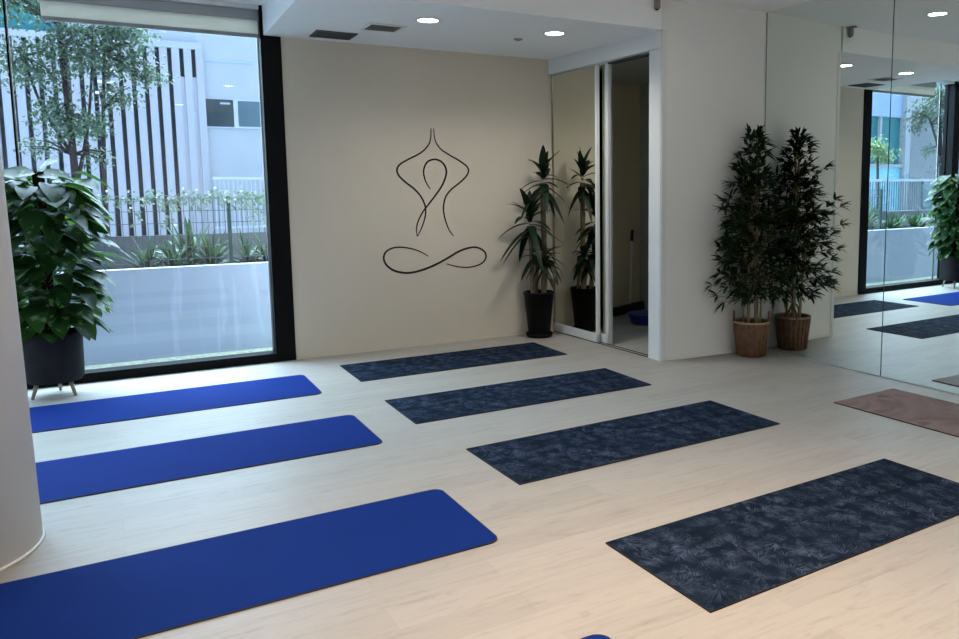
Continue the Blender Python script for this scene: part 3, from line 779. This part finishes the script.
lbx('corner_column', -8.42, -8.2, YL - .12, YL + .3, -.06, 4.6, M['white_render'])
lbx('fascia', -13, -8.42, YL - .10, YL + .3, 3.42, 4.6, M['white_render'])
lbx('recess_wall', -13, -8.42, YL + .3, YL + .5, -.06, 3.42, M['grey_wall'])
lbx('recess_door', -8.98, -8.60, YL + .25, YL + .30, .2, 2.45, M['dark_cladding'])
lbx('roof', -13, -5.2, YL - .1, YL + 4, 4.6, 4.7, M['white_render'])
gr = tag(empty('balustrade', (-4.6, 10.0, .70)), 'glass and metal balustrade with pale top rail, mirrored above the raised bed', 'railing')
MB().box(-2.6, -.02, .85, 1.9, .02, .90).build('top_rail', M['win_frame'], gr)
MB().box(-2.6, -.02, .10, 1.9, .02, .13).build('bottom_rail', M['win_frame'], gr)
mb = MB()
for k in range(26): x = .0 + k * .075; mb.box(x - .006, -.008, .12, x + .006, .008, .86)
mb.build('balusters', M['mesh_wire'], gr)
for x in (-2.5, -1.7, -.85, -.02, 1.85): MB().box(x - .02, -.02, -.76, x + .02, .02, .86).build('post', M['mesh_wire'], gr)
MB().box(-2.5, -.004, .13, -.04, .004, .85).build('glass_infill', M['glass2'], gr)

# trees
def tree(name, base, label, trunks, blobs, nleaf, L, m, seed, group=None):
    r = random.Random(seed); o = tag(empty(name, base), label, 'tree', group)
    for pts, rad in trunks:
        P = spline(pts, 5); n = len(P)
        MB().tube(P, [rad * (1 - .6 * i / n) for i in range(n)], 8).build('trunk', M['bark'], o)
    lf = MB(); bw = MB(); tot = sum(b[3] ** 2 for b in blobs)
    for (cx, cy, cz, rr, fl) in blobs:
        src = min((V(*p) for t in trunks for p in t[0]), key=lambda p: (p - V(cx, cy, cz)).length)
        for k in range(5):
            e = V(cx, cy, cz) + V(r.uniform(-.7, .7), r.uniform(-.7, .7), r.uniform(-.5, .5)) * rr
            bw.tube([src, (src + e) / 2 + V(0, 0, .05), e], [.016, .010, .004], 5, False)
        nc = max(6, int(nleaf * rr * rr / tot / 14))
        for k in range(nc):
            d = V(r.gauss(0, 1), r.gauss(0, 1), r.gauss(0, 1)).normalized() * rr * r.uniform(.25, 1.0)
            c = V(cx, cy, cz) + V(d.x, d.y, d.z * fl)
            for _ in range(14):
                v = V(r.uniform(-1, 1), r.uniform(-1, 1), r.uniform(-.8, .4))
                lf.leaf(c + V(r.gauss(0, .08), r.gauss(0, .08), r.gauss(0, .06)), v, V(r.uniform(-.6, .6), r.uniform(-.6, .6), 1), L * r.uniform(.7, 1.2), L * .48, .2, .2, 3)
    bw.build('branches', M['bark'], o); lf.build('foliage', m, o)
    return o
tree('garden_tree', (-.48, 12.0, -.06), 'leafy green tree standing before the white fins in the window',
     [([(0, 0, 0), (.0, 0, 1.4), (-.02, 0, 2.6), (-.05, 0, 3.6), (.0, 0, 4.3)], .055), ([(.03, 0, 1.7), (.18, .05, 2.4), (.28, 0, 3.2)], .026), ([(-.02, 0, 2.0), (-.3, .05, 2.6), (-.45, 0, 3.2)], .024), ([(.3, .15, 0), (.31, .1, 1.5), (.36, .1, 2.6), (.42, .1, 3.3)], .036)],
     [(-.25, 0, 3.85, .50, .7), (.15, -.1, 3.35, .50, .75), (.60, 0, 3.25, .42, .6), (-.30, .1, 3.05, .48, .8), (.05, -.1, 2.38, .46, .6), (-.15, -.1, 2.55, .25, .6), (.90, 0, 3.05, .25, .5), (.50, 0, 2.75, .26, .6), (-.42, 0, 2.10, .18, .6), (.3, 0, 1.98, .16, .8), (.3, .1, 4.0, .55, .6), (-.75, 0, 4.0, .45, .8), (.62, .1, 3.65, .45, .5), (-.6, 0, 3.2, .25, .8)],
     10500, .066, M['tree_leaf'], 41)
tree('young_tree', (-4.55, 11.0, -.06), 'small pale round-crowned tree on a thin stem, mirrored by the window jamb',
     [([(0, 0, 0), (-.03, 0, 1.0), (.02, 0, 1.8), (.05, 0, 2.3)], .045), ([(-.05, .1, 0), (.25, .1, 1.6), (.3, .1, 2.8), (.25, .1, 3.6)], .03)],
     [(.05, 0, 2.35, .26, .7), (-.18, 0, 2.15, .2, .6), (.3, 0, 2.3, .2, .7)], 900, .08, M['pale_leaf'], 43)
tree('spreading_tree', (-6.9, 11.0, -.06), 'larger airy tree with drooping crown, mirrored near the planter edge',
     [([(0, 0, 0), (.02, 0, 1.4), (.1, 0, 2.4), (.25, 0, 3.4)], .06), ([(.1, 0, 2.2), (.5, 0, 2.9), (.8, 0, 3.2)], .03)],
     [(.3, 0, 3.45, .55, .7), (.75, 0, 3.15, .42, .6), (.05, 0, 2.95, .4, .8), (.0, 0, 2.0, .22, 1.3), (1.05, 0, 2.8, .22, .7), (.55, 0, 2.35, .12, .6), (-.4, 0, 3.6, .5, .9)], 2200, .085, M['tree_leaf'], 47)

# ------------------------------------------------------------------ light
W = bpy.data.worlds.new('sky'); S.world = W; W.use_nodes = True
wn = W.node_tree.nodes; wl = W.node_tree.links
bg = wn['Background']
# bright hazy sky beyond the buildings, deeper blue sky behind the studio
tc = wn.new('ShaderNodeTexCoord'); dt = wn.new('ShaderNodeVectorMath'); dt.operation = 'DOT_PRODUCT'
dt.inputs[1].default_value = (0, .86, .51); wl.new(tc.outputs['Generated'], dt.inputs[0])
rp = wn.new('ShaderNodeValToRGB'); wl.new(dt.outputs['Value'], rp.inputs[0])
e = rp.color_ramp.elements
e[0].position = .0; e[0].color = (.058, .082, .122, 1)
e[1].position = .75; e[1].color = (.58, .80, 1, 1)
k = e.new(.30); k.color = (.13, .185, .25, 1)
wl.new(rp.outputs['Color'], bg.inputs['Color'])
bg.inputs['Strength'].default_value = 20

def lamp(name, typ, loc, energy, color=(1, 1, 1), rot=(0, 0, 0), **kw):
    d = bpy.data.lights.new(name, typ); d.energy = energy; d.color = color
    for k, v in kw.items(): setattr(d, k, v)
    o = bpy.data.objects.new(name, d); COL.objects.link(o); o.location = loc; o.rotation_euler = rot
    return o
# light portal in the window opening: only guides the sky sampling
for i, (x0, x1) in enumerate(((ML, JR), (-2.8, -.991))):
    p = lamp('window_portal', 'AREA', ((x0 + x1) / 2, G + .04, 1.48), 1, rot=(math.radians(-90), 0, 0), shape='RECTANGLE', size=x1 - x0, size_y=2.9)
    p.data.cycles.is_portal = True
WARM = (1.0, .70, .48); NEUT = (1, .965, .92)
for x, y, e, c in ((2.09, 5.83, 24, (1, .95, .88)), (3.17, 5.82, 52, (1, .95, .88))):
    lamp('downlight_or_fill_beam', 'SPOT', (x, y, ZS - .02), e, c, spot_size=math.radians(150), spot_blend=.9, shadow_soft_size=.07)
for (x, y), e in zip(LAMPS, (3, 22, 22, 310, 120, 330, 230)):  # rear pair is added fill, standing in for daylight from behind the camera
    lamp('downlight_or_fill_beam', 'SPOT', (x, y, ZC - .02), e, NEUT if (y > 3 or y < 0) else WARM, spot_size=math.radians(100 if (x, y) == (1.45, 1.75) else 150), spot_blend=.95, shadow_soft_size=.07)

# ------------------------------------------------------------------ camera
cam = bpy.data.cameras.new('camera'); co = bpy.data.objects.new('camera', cam); COL.objects.link(co)
R = Matrix(((0.86464563, 0.06284703, -0.49843573), (-0.5023304, 0.0939003, -0.85956204), (-0.00721765, 0.99359599, 0.11276046)))
co.matrix_world = Matrix.Translation((0, 0, 1.46770398)) @ R.to_4x4()
cam.sensor_fit = 'HORIZONTAL'; cam.sensor_width = 36; cam.lens = 783.2536798 * 36 / 959
cam.shift_x = -98.2250222 / 959; cam.shift_y = -42.5731121 / 959
cam.clip_start = .05; cam.clip_end = 200
S.camera = co

S.view_settings.view_transform = 'Standard'; S.view_settings.look = 'None'
S.view_settings.exposure = 0.38; S.view_settings.gamma = 1.0; S.view_settings.use_curve_mapping = False
S.cycles.use_denoising = True
S.cycles.max_bounces = 12; S.cycles.diffuse_bounces = 6; S.cycles.glossy_bounces = 6; S.cycles.transparent_max_bounces = 16
S.cycles.sample_clamp_indirect = 6
